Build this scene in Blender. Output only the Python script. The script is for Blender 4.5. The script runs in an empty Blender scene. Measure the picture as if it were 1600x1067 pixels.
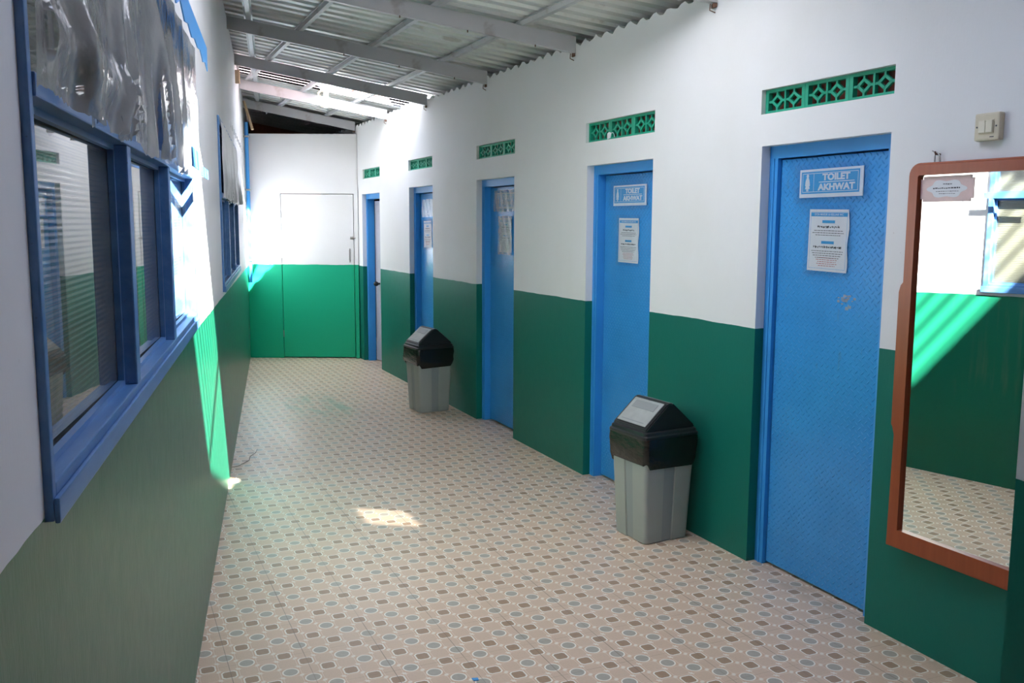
import bpy, bmesh, math, random
from mathutils import Matrix, Vector
random.seed(7)
SC = bpy.context.scene
COL = SC.collection

# ------------------------------------------------------------------ camera, light, exposure
PITCH, ROLL, EYE = 0.1276, 0.0049, 1.6
cam = bpy.data.cameras.new('camera'); cam_o = bpy.data.objects.new('camera', cam); COL.objects.link(cam_o)
cam.lens = 32.494; cam.sensor_width = 36.0; cam.clip_start = 0.02; cam.clip_end = 200
_U = Vector((0, math.sin(PITCH), math.cos(PITCH))); _X = Vector((1, 0, 0)); _F = Vector((0, math.cos(PITCH), -math.sin(PITCH)))
_r = _X * math.cos(ROLL) + _U * math.sin(ROLL); _u = -_X * math.sin(ROLL) + _U * math.cos(ROLL)
cam_o.matrix_world = Matrix(((_r.x, _u.x, -_F.x, 0), (_r.y, _u.y, -_F.y, 0), (_r.z, _u.z, -_F.z, EYE), (0, 0, 0, 1)))
SC.camera = cam_o

world = bpy.data.worlds.new('world'); SC.world = world; world.use_nodes = True
_bg = world.node_tree.nodes['Background']
_bg.inputs[0].default_value = (0.67, 0.755, 1.0, 1); _bg.inputs[1].default_value = 1.0

SUN_DIR = Vector((-1.2, 1.2, -1.3)).normalized()
sun = bpy.data.lights.new('sun', 'SUN'); sun.energy = 17.0; sun.angle = 0.011; sun.color = (1.0, 0.95, 0.86)
sun_o = bpy.data.objects.new('sun', sun); COL.objects.link(sun_o)
sun_o.rotation_euler = SUN_DIR.to_track_quat('-Z', 'Y').to_euler(); sun_o.location = (6, -4, 9)

SC.view_settings.view_transform = 'Standard'; SC.view_settings.look = 'None'
SC.view_settings.gamma = 1; SC.view_settings.use_curve_mapping = False
SC.view_settings.exposure = 3.65
SC.cycles.max_bounces = 14; SC.cycles.diffuse_bounces = 8; SC.cycles.glossy_bounces = 6
SC.cycles.transparent_max_bounces = 12; SC.cycles.use_denoising = True
SC.cycles.sample_clamp_indirect = 6.0
SC.cycles.caustics_reflective = False; SC.cycles.caustics_refractive = False

# ------------------------------------------------------------------ frames of reference
UR = Vector((-0.40495, 0.91434, 0)); NR = Vector((0.91434, 0.40495, 0)); DR = 2.7535
UL = Vector((-0.24818, 0.96871, 0)); NL = Vector((0.96871, 0.24818, 0)); DL = -0.3102
def frame(o, x, y):
    return Matrix(((x.x, y.x, 0, o.x), (x.y, y.y, 0, o.y), (0, 0, 1, o.z), (0, 0, 0, 1)))
RF = frame(NR * DR, UR, -NR)     # right wall: x along the wall, +y into the corridor
LF = frame(NL * DL, UL, -NL)     # left wall: x along the wall, -y into the corridor
YB = 10.853                      # partition that closes the corridor
T = Matrix.Translation
def lwx(y): return (DL - NL.y * y) / NL.x
def rwx(y): return (DR - NR.y * y) / NR.x
SL = 0.2216
def roofz(x, y, z0=2.745): return z0 + SL * (DR - NR.x * x - NR.y * y)

# ------------------------------------------------------------------ node helper
class V:
    def __init__(s, nt, v): s.nt, s.v = nt, v
    def m(s, op, *a):
        n = s.nt.nodes.new('ShaderNodeMath'); n.operation = op
        for i, q in enumerate((s,) + a):
            q = q.v if isinstance(q, V) else q
            if isinstance(q, (int, float)): n.inputs[i].default_value = q
            else: s.nt.links.new(q, n.inputs[i])
        return V(s.nt, n.outputs[0])
    def __add__(s, o): return s.m('ADD', o)
    def __sub__(s, o): return s.m('SUBTRACT', o)
    def __mul__(s, o): return s.m('MULTIPLY', o)
    def __truediv__(s, o): return s.m('DIVIDE', o)
    def gt(s, o): return s.m('GREATER_THAN', o)
    def lt(s, o): return s.m('LESS_THAN', o)
    def mx(s, o): return s.m('MAXIMUM', o)
    def mn(s, o): return s.m('MINIMUM', o)
    def ab(s): return s.m('ABSOLUTE')
    def sstep(s, a, b):
        n = s.nt.nodes.new('ShaderNodeMapRange'); n.interpolation_type = 'SMOOTHSTEP'
        s.nt.links.new(s.v, n.inputs[0]); n.inputs[1].default_value = a; n.inputs[2].default_value = b
        return V(s.nt, n.outputs[0])
class Mat:
    def __init__(s, name):
        s.m = bpy.data.materials.new(name); s.m.use_nodes = True; s.nt = s.m.node_tree
        s.b = s.nt.nodes['Principled BSDF']; s.out = s.nt.nodes['Material Output']
        tc = s.nt.nodes.new('ShaderNodeTexCoord'); s.co = tc.outputs['Object']
        sp = s.nt.nodes.new('ShaderNodeSeparateXYZ'); s.nt.links.new(s.co, sp.inputs[0])
        s.x, s.y, s.z = (V(s.nt, sp.outputs[i]) for i in range(3))
    def scaled(s, sc):
        n = s.nt.nodes.new('ShaderNodeVectorMath'); n.operation = 'MULTIPLY'
        s.nt.links.new(s.co, n.inputs[0]); n.inputs[1].default_value = sc; return n.outputs[0]
    def noise(s, scale, detail=3, sc=(1, 1, 1), rough=0.55):
        n = s.nt.nodes.new('ShaderNodeTexNoise'); n.inputs['Scale'].default_value = scale
        n.inputs['Detail'].default_value = detail; n.inputs['Roughness'].default_value = rough
        s.nt.links.new(s.scaled(sc), n.inputs['Vector']); return V(s.nt, n.outputs[0])
    def mix(s, f, a, b):
        n = s.nt.nodes.new('ShaderNodeMix'); n.data_type = 'RGBA'
        f = f.v if isinstance(f, V) else f
        if isinstance(f, (int, float)): n.inputs[0].default_value = f
        else: s.nt.links.new(f, n.inputs[0])
        for i, c in ((6, a), (7, b)):
            if isinstance(c, tuple): n.inputs[i].default_value = (*c, 1)
            else: s.nt.links.new(c, n.inputs[i])
        return n.outputs[2]
    def set(s, **k):
        for n, v in k.items():
            i = s.b.inputs[n.replace('_', ' ')]
            if isinstance(v, V): s.nt.links.new(v.v, i)
            elif isinstance(v, tuple): i.default_value = (*v, 1)
            elif isinstance(v, (int, float)): i.default_value = v
            else: s.nt.links.new(v, i)
        return s
    def bump(s, h, dist=1.0, strength=1.0, coat=False):
        n = s.nt.nodes.new('ShaderNodeBump'); n.inputs['Distance'].default_value = dist
        n.inputs['Strength'].default_value = strength
        s.nt.links.new(h.v, n.inputs['Height']); s.nt.links.new(n.outputs[0], s.b.inputs['Normal']); return s
def simple(name, c, rough=0.5, metal=0.0, nz=0.0, scale=20, **k):
    M = Mat(name)
    if nz:
        n = M.noise(scale, 4)
        M.set(Base_Color=M.mix(n, tuple(max(0, v * (1 - nz)) for v in c), tuple(min(1, v * (1 + nz)) for v in c)))
    else: M.set(Base_Color=c)
    M.set(Roughness=rough, Metallic=metal, **k); return M.m

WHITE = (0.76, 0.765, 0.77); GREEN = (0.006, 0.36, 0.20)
def wall_mat(name, a, b, strokes=False, GREEN=GREEN, G2=(0.009, 0.33, 0.18)):
    M = Mat(name)
    edge = M.noise(3.0, 3) * 0.02 - 0.01
    g = (M.z - (M.x * b + a) - edge).lt(0.0)
    blot = M.noise(0.9, 5, (1, 1, 0.8)); fine = M.noise(14, 4)
    drip = M.noise(9, 4, (3.0, 3.0, 0.35))
    w = M.mix(blot.sstep(0.35, 0.8), WHITE, (0.70, 0.70, 0.68))
    smut = drip.sstep(0.62, 0.85) * M.z.sstep(2.2, 0.9)
    w = M.mix(smut * 0.35, w, (0.50, 0.46, 0.38))
    specks = M.noise(55, 1).sstep(0.76, 0.80) * M.noise(2.2, 2).sstep(0.5, 0.7)
    w = M.mix(specks * 0.7, w, (0.42, 0.38, 0.33))
    gr = M.mix(M.noise(1.6, 4, (1, 1, 0.6)), GREEN, G2)
    gr = M.mix(M.noise(7, 5, (3.5, 3.5, 0.3)).sstep(0.55, 0.9) * (0.35 if strokes else 0.15), gr, tuple(v * 0.8 + 0.01 for v in GREEN))
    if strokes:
        worn_sheen = M.noise(8, 5, (3.0, 1, 0.25)).sstep(0.5, 0.78) * M.noise(1.3, 2).sstep(0.45, 0.65)
        gr = M.mix(worn_sheen * 0.5, gr, (0.16, 0.15, 0.09))  # brown strokes: wear, browned to imitate the floor's grazing reflection
    M.set(Base_Color=M.mix(g, w, gr))
    M.set(Roughness=M.mix(g, (0.62,) * 3, (0.36,) * 3) if False else (g * (-0.34 if strokes else -0.24) + 0.62) + fine * 0.08)
    M.b.inputs['Specular IOR Level'].default_value = 0.32 if strokes else 0.25
    M.bump(fine * 0.0012 + M.noise(40, 3, (3, 3, 0.6)) * 0.0006 + blot * 0.004, 1.0, 0.8)
    return M.m
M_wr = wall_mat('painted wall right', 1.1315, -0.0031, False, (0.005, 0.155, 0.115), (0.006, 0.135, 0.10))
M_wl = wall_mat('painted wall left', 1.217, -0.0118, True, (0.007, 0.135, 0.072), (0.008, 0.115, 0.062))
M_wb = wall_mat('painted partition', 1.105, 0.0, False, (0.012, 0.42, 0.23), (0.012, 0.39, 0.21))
M_white = simple('plain white paint', WHITE, 0.6, nz=0.05)
M_dark = simple('rough unpainted brick', (0.20, 0.075, 0.045), 0.9, nz=0.4, scale=30)

def floor_mat():
    M = Mat('printed ceramic tiles'); c = 0.0675
    n = M.y * -1.0 + DR
    u = (M.x - 3.1821) / c; v = (n - 1.3592) / c
    iu = (u + 0.5).m('FLOOR'); iv = (v + 0.5).m('FLOOR'); fu = (u - iu).ab(); fv = (v - iv).ab()
    k = (iu + iv).m('FLOORED_MODULO', 4.0)
    circ = k.lt(0.5); sq = (k - 2.0).ab().lt(0.5)
    r = (fu * fu + fv * fv).m('SQRT')
    cm = fu.mx(fv); rs = cm.mx((fu + fv) * 0.60)
    lt, br = (0.60, 0.46, 0.335), (0.60, 0.46, 0.335)
    base = M.mix(M.noise(2.2, 3), (0.64, 0.43, 0.285), (0.70, 0.49, 0.335))
    odd0 = ((k - 1.0).ab().lt(0.5) + (k - 3.0).ab().lt(0.5)) * rs.lt(0.42)
    base = M.mix(odd0 * 0.35, base, (0.68, 0.55, 0.42)); base = M.mix(M.noise(140, 2).sstep(0.5, 0.75) * 0.3, base, (0.50, 0.38, 0.28))
    white = (0.86, 0.80, 0.70)
    # circles
    col = M.mix(circ * r.lt(0.445), base, white)
    col = M.mix(circ * r.lt(0.365), col, M.mix(M.noise(60, 3), (0.37, 0.325, 0.26), (0.47, 0.415, 0.335)))
    col = M.mix(sq * rs.lt(0.415), col, white)
    col = M.mix(sq * rs.lt(0.335), col, M.mix(M.noise(60, 3), (0.33, 0.20, 0.115), (0.43, 0.285, 0.175)))
    odd = (k - 1.0).ab().lt(0.5) + (k - 3.0).ab().lt(0.5)
    ring = odd * rs.gt(0.455) * (cm.lt(0.5))
    thread = (fu.gt(0.40)) * (fv.gt(0.40))
    col = M.mix((ring * 0.45).mx(thread * 0.8), col, white)
    # grout
    gu = ((u + 2.0) / 4.0 + 0.5); gv = ((v - 1.067) / 4.0 + 0.5)
    gdu = (gu - gu.m('FLOOR') - 0.5).ab() * 4 * c; gdv = (gv - gv.m('FLOOR') - 0.5).ab() * 4 * c
    gl = gdu.mn(gdv); groove = gl.lt(0.0014)
    dirt = M.noise(3.0, 4).sstep(0.35, 0.65)
    col = M.mix((gdv.lt(0.0016) * 0.75).mx(gdu.lt(0.0012) * 0.45) * (dirt * 0.6 + 0.4), col, (0.20, 0.13, 0.09))
    # grime, patchy darker band by right wall, green paint smears far down the corridor
    col = M.mix(M.noise(0.7, 4).sstep(0.5, 0.8) * 0.22, col, (0.34, 0.27, 0.20))
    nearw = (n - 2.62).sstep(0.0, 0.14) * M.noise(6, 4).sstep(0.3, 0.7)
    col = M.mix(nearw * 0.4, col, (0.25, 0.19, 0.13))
    dx = (M.x - 7.9) / 0.9; dy = (n - 1.65) / 0.55
    blob = (dx * dx + dy * dy).m('SQRT').sstep(1.0, 0.2)
    col = M.mix(blob * M.noise(3.5, 5, (0.6, 2.0, 1), 0.7).sstep(0.40, 0.70) * 0.7, col, (0.12, 0.36, 0.24))
    M.set(Base_Color=col, Roughness=M.noise(5, 4) * 0.25 + 0.27)
    M.b.inputs['Specular IOR Level'].default_value = 0.45
    M.bump(groove * -0.0012 + M.noise(90, 2) * 0.0002 + M.noise(9, 2) * 0.0006, 1.0, 0.7)
    return M.m
M_floor = floor_mat()

BLUE = (0.04, 0.30, 0.71)
def blue_mat(name, plate=False):
    M = Mat(name)
    n = M.noise(3.0, 5)
    col = M.mix(n.sstep(0.3, 0.8), BLUE, (0.035, 0.26, 0.63))
    col = M.mix(M.noise(18, 4, (1, 1, 0.4)).sstep(0.64, 0.76) * 0.3, col, (0.10, 0.20, 0.30))
    if plate:
        c = 0.0235; q = 0.70711
        u = (M.x + M.z) * (q / c); v = (M.x - M.z) * (q / c)
        iu = u.m('FLOOR'); iv = v.m('FLOOR'); fu = u - iu - 0.5; fv = v - iv - 0.5
        par = (iu + iv).m('FLOORED_MODULO', 2.0)
        a = fu * par + fv * (par * -1.0 + 1.0); b = fv * par + fu * (par * -1.0 + 1.0)
        a = a / 0.46; b = b / 0.15
        h = ((a * a + b * b) * -1.0 + 1.0).mx(0.0).m('SQRT')
        M.bump(h * 0.0050 + M.noise(6, 2) * 0.002, 1.0, 1.0)
        col = M.mix(h.gt(0.75) * M.noise(4, 3).sstep(0.35, 0.7) * 0.35, col, (0.16, 0.42, 0.76))  # lozenge tops lightened in the colour to imitate highlights
        M.set(Base_Color=col, Roughness=0.25)
    else:
        M.bump(M.noise(30, 3) * 0.0008, 1.0, 0.7); M.set(Base_Color=col, Roughness=0.38)
    return M.m
M_plate = blue_mat('blue checker plate', True); M_blue = blue_mat('blue gloss paint')
def win_blue():
    M = Mat('window blue paint'); n = M.noise(8, 5, (0.5, 3, 3))
    col = M.mix(n.sstep(0.35, 0.7), (0.07, 0.195, 0.43), (0.11, 0.25, 0.48))
    col = M.mix(M.noise(35, 4, (1, 3, 3)).sstep(0.66, 0.74) * 0.7, col, (0.05, 0.08, 0.11))
    M.set(Base_Color=col, Roughness=0.4); M.bump(n * 0.0015, 1, 0.6); return M.m
M_wblue = win_blue()

def glass_mat():
    M = Mat('ribbed window glass')
    rib = (M.z * (2 * math.pi / 0.0105)).m('SINE')
    M.set(Base_Color=M.mix(M.noise(2, 3), (0.10, 0.10, 0.075), (0.13, 0.13, 0.095)), Roughness=0.25)
    M.b.inputs['Specular IOR Level'].default_value = 0.2
    M.b.inputs['Coat Weight'].default_value = 1.0; M.b.inputs['Coat Roughness'].default_value = 0.015
    M.b.inputs['Coat IOR'].default_value = 2.1
    M.bump(rib * 0.0006 + M.noise(60, 2) * 0.0003, 1, 1)
    n = M.nt.nodes.new('ShaderNodeBump'); n.inputs['Distance'].default_value = 1; n.inputs['Strength'].default_value = 0.045
    hh = rib * 0.00002; M.nt.links.new(hh.v, n.inputs['Height']); M.nt.links.new(n.outputs[0], M.b.inputs['Coat Normal'])
    return M.m
M_glass = glass_mat()

def film_mat(name, tint, fac, rough=0.12, bmp=0.0, fk=0.85):
    M = Mat(name); nt = M.nt
    tr = nt.nodes.new('ShaderNodeBsdfTransparent'); tr.inputs[0].default_value = (0.93, 0.94, 0.95, 1)
    fr = nt.nodes.new('ShaderNodeFresnel'); fr.inputs[0].default_value = 1.55
    f = (V(nt, fr.outputs[0]) * fk + fac).mn(1.0)
    mx = nt.nodes.new('ShaderNodeMixShader'); nt.links.new(f.v, mx.inputs[0])
    nt.links.new(tr.outputs[0], mx.inputs[1]); nt.links.new(M.b.outputs[0], mx.inputs[2]); nt.links.new(mx.outputs[0], M.out.inputs[0])
    M.set(Base_Color=tint, Roughness=rough); M.b.inputs['Specular IOR Level'].default_value = 1.0
    if bmp: M.bump(M.noise(26, 3, (1, 1, 1)) * bmp + M.noise(9, 2) * bmp * 2, 1, 1)
    return M.m
M_film = film_mat('clear plastic sheeting', (0.26, 0.26, 0.25), 0.06, 0.08, 0.003)
M_film2 = film_mat('milky plastic sheeting', (0.66, 0.66, 0.65), 0.85, 0.3, 0.003)
M_tape = film_mat('clear adhesive tape', (0.75, 0.8, 0.85), 0.0, 0.10, 0.004, 0.45)
M_shine = film_mat('shiny crumpled plastic', (0.85, 0.88, 0.92), 0.18, 0.12, 0.008, 1.0)
M_masking = simple('blue adhesive tape', (0.07, 0.36, 0.78), 0.5)

def metal_sheet(name, c1, c2):
    M = Mat(name); n = M.noise(2.0, 5, (0.5, 2, 1))
    col = M.mix(n.sstep(0.3, 0.75), c1, c2)
    col = M.mix(M.noise(5, 5).sstep(0.60, 0.72) * 0.35, col, (0.20, 0.12, 0.08))
    M.set(Base_Color=col, Roughness=0.45, Metallic=0.3); return M.m
M_roof = metal_sheet('galvanised corrugated sheet', (0.62, 0.63, 0.61), (0.74, 0.75, 0.73))
M_beam = metal_sheet('galvanised steel channel', (0.50, 0.50, 0.51), (0.60, 0.60, 0.61))
M_batt = metal_sheet('galvanised batten', (0.54, 0.55, 0.56), (0.64, 0.65, 0.66))

def translucent(name, tint, clear, period, dirt_amt):
    # clear corrugated plastic, the valleys of its corrugation grey with dirt
    M = Mat(name); nt = M.nt
    w = (M.y * (2 * math.pi / period)).m('SINE')
    dirt = (w.sstep(-0.2, 0.9) * dirt_amt + M.noise(1.5, 4, (0.4, 1, 1)).sstep(0.5, 0.8) * 0.25).mn(1.0)
    tr = nt.nodes.new('ShaderNodeBsdfTransparent'); tr.inputs[0].default_value = (*clear, 1)
    tl = nt.nodes.new('ShaderNodeBsdfTranslucent'); tl.inputs[0].default_value = (*tint, 1)
    mx = nt.nodes.new('ShaderNodeMixShader'); nt.links.new(dirt.v, mx.inputs[0])
    nt.links.new(tr.outputs[0], mx.inputs[1]); nt.links.new(tl.outputs[0], mx.inputs[2]); nt.links.new(mx.outputs[0], M.out.inputs[0])
    return M.m
M_clear = translucent('clear corrugated plastic', (0.02, 0.022, 0.03), (0.50, 0.51, 0.54), 0.13, 0.6)
M_clear2 = translucent('weathered clear plastic', (0.6, 0.63, 0.68), (0.50, 0.53, 0.58), 0.13, 0.45)
M_pearl = translucent('white translucent plastic', (0.52, 0.54, 0.60), (0.0, 0.0, 0.0), 0.13, 1.0)
M_grey_tr = translucent('dim white fill sheet', (0.24, 0.25, 0.29), (0.0, 0.0, 0.0), 0.13, 1.0)
M_haze = translucent('dimmed patch sheet', (0.1, 0.1, 0.1), (0.04, 0.04, 0.04), 0.13, 0.3)
M_milky = translucent('stained milky plastic', (0.13, 0.10, 0.11), (0.0, 0.0, 0.0), 0.13, 1.0)

M_gvent = simple('green painted breeze block', (0.010, 0.33, 0.20), 0.5, nz=0.2, scale=25)
M_void = simple('shaded block hollow', (0.17, 0.040, 0.028), 0.9, nz=0.3)
def wood():
    M = Mat('varnished red brown wood'); n = M.noise(6, 5, (9, 9, 0.7)); k = M.noise(2, 2)
    M.set(Base_Color=M.mix(n, (0.27, 0.048, 0.014), (0.40, 0.085, 0.025)), Roughness=k * 0.15 + 0.28)
    M.bump(n * 0.0006, 1, 0.5); return M.m
M_wood = wood()
M_mirror = Mat('silvered mirror').set(Base_Color=(0.88, 0.91, 0.89), Metallic=1.0, Roughness=0.0).m
M_binbody = simple('grey plastic bin', (0.36, 0.38, 0.35), 0.45, nz=0.08, scale=9)
M_bingroove = simple('darker grey plastic bin', (0.25, 0.27, 0.27), 0.45)
M_bingroove2 = simple('grey plastic bin channel', (0.29, 0.315, 0.31), 0.45)  # body grey darkened to imitate shade in the recessed channels
M_binlid = simple('black plastic lid', (0.018, 0.018, 0.020), 0.38)
M_flap = simple('scuffed grey plastic flap', (0.34, 0.35, 0.34), 0.5, nz=0.25, scale=16)
def bagm():
    M = Mat('black bin liner'); M.set(Base_Color=(0.012, 0.011, 0.010), Roughness=0.25)
    M.bump(M.noise(14, 4, (1, 1, 2.2)) * 0.012, 1, 0.6); return M.m
M_bag = bagm()
M_cream = simple('yellowed cream plastic', (0.62, 0.56, 0.42), 0.4, nz=0.06)
M_key = simple('cream plastic rocker', (0.70, 0.66, 0.53), 0.35)
M_ink = simple('dark ink', (0.05, 0.05, 0.06), 0.7); M_red = simple('red ink', (0.45, 0.10, 0.10), 0.7)
M_paper = simple('white paper', (0.74, 0.75, 0.78), 0.5, nz=0.03)
M_signw = simple('white sign board', (0.70, 0.74, 0.80), 0.3)
M_signb = simple('sky blue sign print', (0.03, 0.33, 0.68), 0.3)
M_steel = simple('dull steel', (0.45, 0.44, 0.42), 0.35, 1.0)
M_rust = simple('rusty steel', (0.16, 0.09, 0.06), 0.7, 0.4, nz=0.4)
M_tan = simple('weathered timber', (0.46, 0.33, 0.20), 0.8, nz=0.3)
M_leaf = simple('grey interior door paint', (0.42, 0.42, 0.48), 0.5, nz=0.08)
M_concrete = simple('plain concrete', (0.42, 0.40, 0.37), 0.9, nz=0.15, scale=5)
M_bulb = Mat('white glass bulb').set(Base_Color=(0.9, 0.9, 0.88), Roughness=0.3, Emission_Color=(1.0, 0.97, 0.9), Emission_Strength=4.5).m
M_pink = simple('pale pink sticker print', (0.60, 0.42, 0.40), 0.3, nz=0.25, scale=14)
M_pale = simple('pale grey sticker print', (0.62, 0.64, 0.68), 0.3)
M_twig = simple('dry twig', (0.16, 0.10, 0.06), 0.9)

# ------------------------------------------------------------------ mesh helpers
def box(bm, x0, x1, y0, y1, z0, z1, bev=0.0):
    vs = [bm.verts.new((x, y, z)) for x in (x0, x1) for y in (y0, y1) for z in (z0, z1)]
    fs = [bm.faces.new([vs[i] for i in f]) for f in ((0, 1, 3, 2), (4, 6, 7, 5), (0, 4, 5, 1), (2, 3, 7, 6), (0, 2, 6, 4), (1, 5, 7, 3))]
    if bev:
        es = list({e for f in fs for e in f.edges})
        bmesh.ops.bevel(bm, geom=es, offset=bev, segments=2, affect='EDGES', profile=0.6)
def bar(bm, p, q, w, y0, y1):   # a bar in the x-z plane from p to q
    p, q = Vector(p), Vector(q); d = (q - p).normalized() * 1.0; n = Vector((-d.y, d.x)) * w / 2
    c = [p - n, q - n, q + n, p + n]
    a = [bm.verts.new((k.x, y0, k.y)) for k in c]; b = [bm.verts.new((k.x, y1, k.y)) for k in c]
    bm.faces.new(a); bm.faces.new(b[::-1])
    for i in range(4): bm.faces.new((a[i], b[i], b[(i + 1) % 4], a[(i + 1) % 4]))
def prism(bm, pts, y0, y1):     # polygon in x-z extruded along y
    a = [bm.verts.new((x, y0, z)) for x, z in pts]; b = [bm.verts.new((x, y1, z)) for x, z in pts]
    bm.faces.new(a); bm.faces.new(b[::-1]); n = len(pts)
    for i in range(n): bm.faces.new((a[i], b[i], b[(i + 1) % n], a[(i + 1) % n]))
def loft(bm, rings, cap=True):
    R = [[bm.verts.new(p) for p in r] for r in rings]; n = len(R[0])
    for a, b in zip(R, R[1:]):
        for i in range(n): bm.faces.new((a[i], a[(i + 1) % n], b[(i + 1) % n], b[i]))
    if cap: bm.faces.new(R[0][::-1]); bm.faces.new(R[-1])
def tube(bm, pts, r, n=8):
    pts = [Vector(p) for p in pts]; rings = []
    for i, p in enumerate(pts):
        d = (pts[min(i + 1, len(pts) - 1)] - pts[max(i - 1, 0)]).normalized()
        a = d.orthogonal().normalized(); b = d.cross(a)
        rr = r[i] if isinstance(r, (list, tuple)) else r
        rings.append([p + (a * math.cos(t) + b * math.sin(t)) * rr for t in (2 * math.pi * k / n for k in range(n))])
    for k in range(1, len(rings)):    # keep the rings from twisting
        best = min(range(n), key=lambda s: sum((rings[k][(j + s) % n] - rings[k - 1][j]).length for j in range(0, n, 2)))
        rings[k] = rings[k][best:] + rings[k][:best]
    loft(bm, rings)
def lathe(bm, prof, c=(0, 0, 0), n=20):
    loft(bm, [[Vector((c[0] + r * math.cos(2 * math.pi * k / n), c[1] + r * math.sin(2 * math.pi * k / n), c[2] + z)) for k in range(n)] for r, z in prof])
def obj(name, bm, mats, parent=None, mw=None, smooth=False):
    bmesh.ops.recalc_face_normals(bm, faces=bm.faces)
    me = bpy.data.meshes.new(name); bm.to_mesh(me); bm.free()
    for m in (mats if isinstance(mats, (list, tuple)) else [mats]): me.materials.append(m)
    if smooth:
        for p in me.polygons: p.use_smooth = True
        me.set_sharp_from_angle(angle=math.radians(38))
    o = bpy.data.objects.new(name, me); COL.objects.link(o)
    if parent is not None: o.parent = parent
    if mw is not None:
        if parent is not None: o.matrix_local = mw
        else: o.matrix_world = mw
    return o
def B(): return bmesh.new()
def tag(o, label=None, cat=None, group=None, kind=None):
    for k, v in (('label', label), ('category', cat), ('group', group), ('kind', kind)):
        if v: o[k] = v
    return o
def thing(name, mw, label=None, cat=None, group=None, kind=None):
    o = bpy.data.objects.new(name, None); o.empty_display_size = 0.1; COL.objects.link(o); o.matrix_world = mw
    return tag(o, label, cat, group, kind)
def text_part(name, body, size, mat, parent, mw, bold=0.0, sx=1.0, depth=0.0006):
    cu = bpy.data.curves.new('t', 'FONT'); cu.body = body; cu.size = size; cu.offset = bold; cu.extrude = depth
    cu.align_x = 'CENTER'; cu.align_y = 'CENTER'; cu.resolution_u = 3
    ob = bpy.data.objects.new('t', cu); COL.objects.link(ob)
    dg = bpy.context.evaluated_depsgraph_get(); me = bpy.data.meshes.new_from_object(ob.evaluated_get(dg))
    bpy.data.objects.remove(ob); me.materials.clear(); me.materials.append(mat)
    o = bpy.data.objects.new(name, me); COL.objects.link(o); o.parent = parent
    o.matrix_local = mw @ Matrix.Diagonal((sx, 1, 1, 1)); return o
def wall(name, x0, x1, z0, ztop, holes, ya, yb, mat, mw, step=None):
    """slab from y=ya (face) to yb, rectangular openings cut through; ztop may be a function of x"""
    zt = ztop if callable(ztop) else (lambda x: ztop)
    xs = sorted({x0, x1, *[h[0] for h in holes], *[h[1] for h in holes], *([x0 + k * step for k in range(1, int((x1 - x0) / step))] if step else [])})
    zs = sorted({z0, *[h[2] for h in holes], *[h[3] for h in holes]}); zs.append(None)
    def solid(i, j):
        if i < 0 or j < 0 or i >= len(xs) - 1 or j >= len(zs) - 1: return False
        cx = (xs[i] + xs[i + 1]) / 2; cz = (zs[j] + (zs[j + 1] if zs[j + 1] is not None else zs[j] + 0.2)) / 2
        return not any(h[0] < cx < h[1] and h[2] < cz < h[3] for h in holes)
    bm = B(); vc = {}
    def v(i, j, k):
        if (i, j, k) not in vc:
            z = zs[j] if zs[j] is not None else zt(xs[i]); vc[i, j, k] = bm.verts.new((xs[i], (ya, yb)[k], z))
        return vc[i, j, k]
    for i in range(len(xs) - 1):
        for j in range(len(zs) - 1):
            if not solid(i, j): continue
            for k in (0, 1): bm.faces.new((v(i, j, k), v(i + 1, j, k), v(i + 1, j + 1, k), v(i, j + 1, k)))
            for (di, dj, a, b) in ((-1, 0, (i, j), (i, j + 1)), (1, 0, (i + 1, j), (i + 1, j + 1)), (0, -1, (i, j), (i + 1, j)), (0, 1, (i, j + 1), (i + 1, j + 1))):
                if not solid(i + di, j + dj): bm.faces.new((v(*a, 0), v(*b, 0), v(*b, 1), v(*a, 1)))
    return tag(obj(name, bm, mat, mw=mw), kind='structure')

# ------------------------------------------------------------------ floor and ground
bm = B(); box(bm, -5.0, 13.2, -1.9, 4.6, -0.1, 0.0)
tag(obj('floor', bm, M_floor, mw=RF), kind='structure')
bm = B(); box(bm, -30, 30, -30, 40, -0.14, -0.101)
tag(obj('ground', bm, M_concrete), kind='structure')

# ------------------------------------------------------------------ right wall, doors, vents
DOORS = [(2.683, 3.436, 1.948), (4.343, 5.088, 1.949), (6.190, 6.931, 1.935), (7.998, 8.700, 1.934), (9.740, 10.475, 1.915)]
VENTS = [(2.680, 3.451, 2.0895, 2.197), (4.335, 5.113, 2.0885, 2.205), (6.182, 6.931, 2.096, 2.201), (8.007, 8.712, 2.094, 2.194), (9.728, 10.430, 2.086, 2.191)]
holes = [(a, b, 0.0, h) for a, b, h in DOORS] + VENTS
random.seed(3)
def rtop(x): return 2.70 + 0.014 * math.sin(x * 48) + random.uniform(-0.006, 0.006)
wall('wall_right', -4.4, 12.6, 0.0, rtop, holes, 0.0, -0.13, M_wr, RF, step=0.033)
bm = B(); box(bm, -4.4, 12.6, -1.75, -1.65, 0, 3.0); tag(obj('wall_outer', bm, M_dark, mw=RF), kind='structure')
for k, x in enumerate((-4.4, 12.5)):
    bm = B(); box(bm, x, x + 0.08, -1.65, -0.13, 0, 2.69); tag(obj('wall_stall', bm, M_dark, mw=RF), kind='structure')

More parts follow.
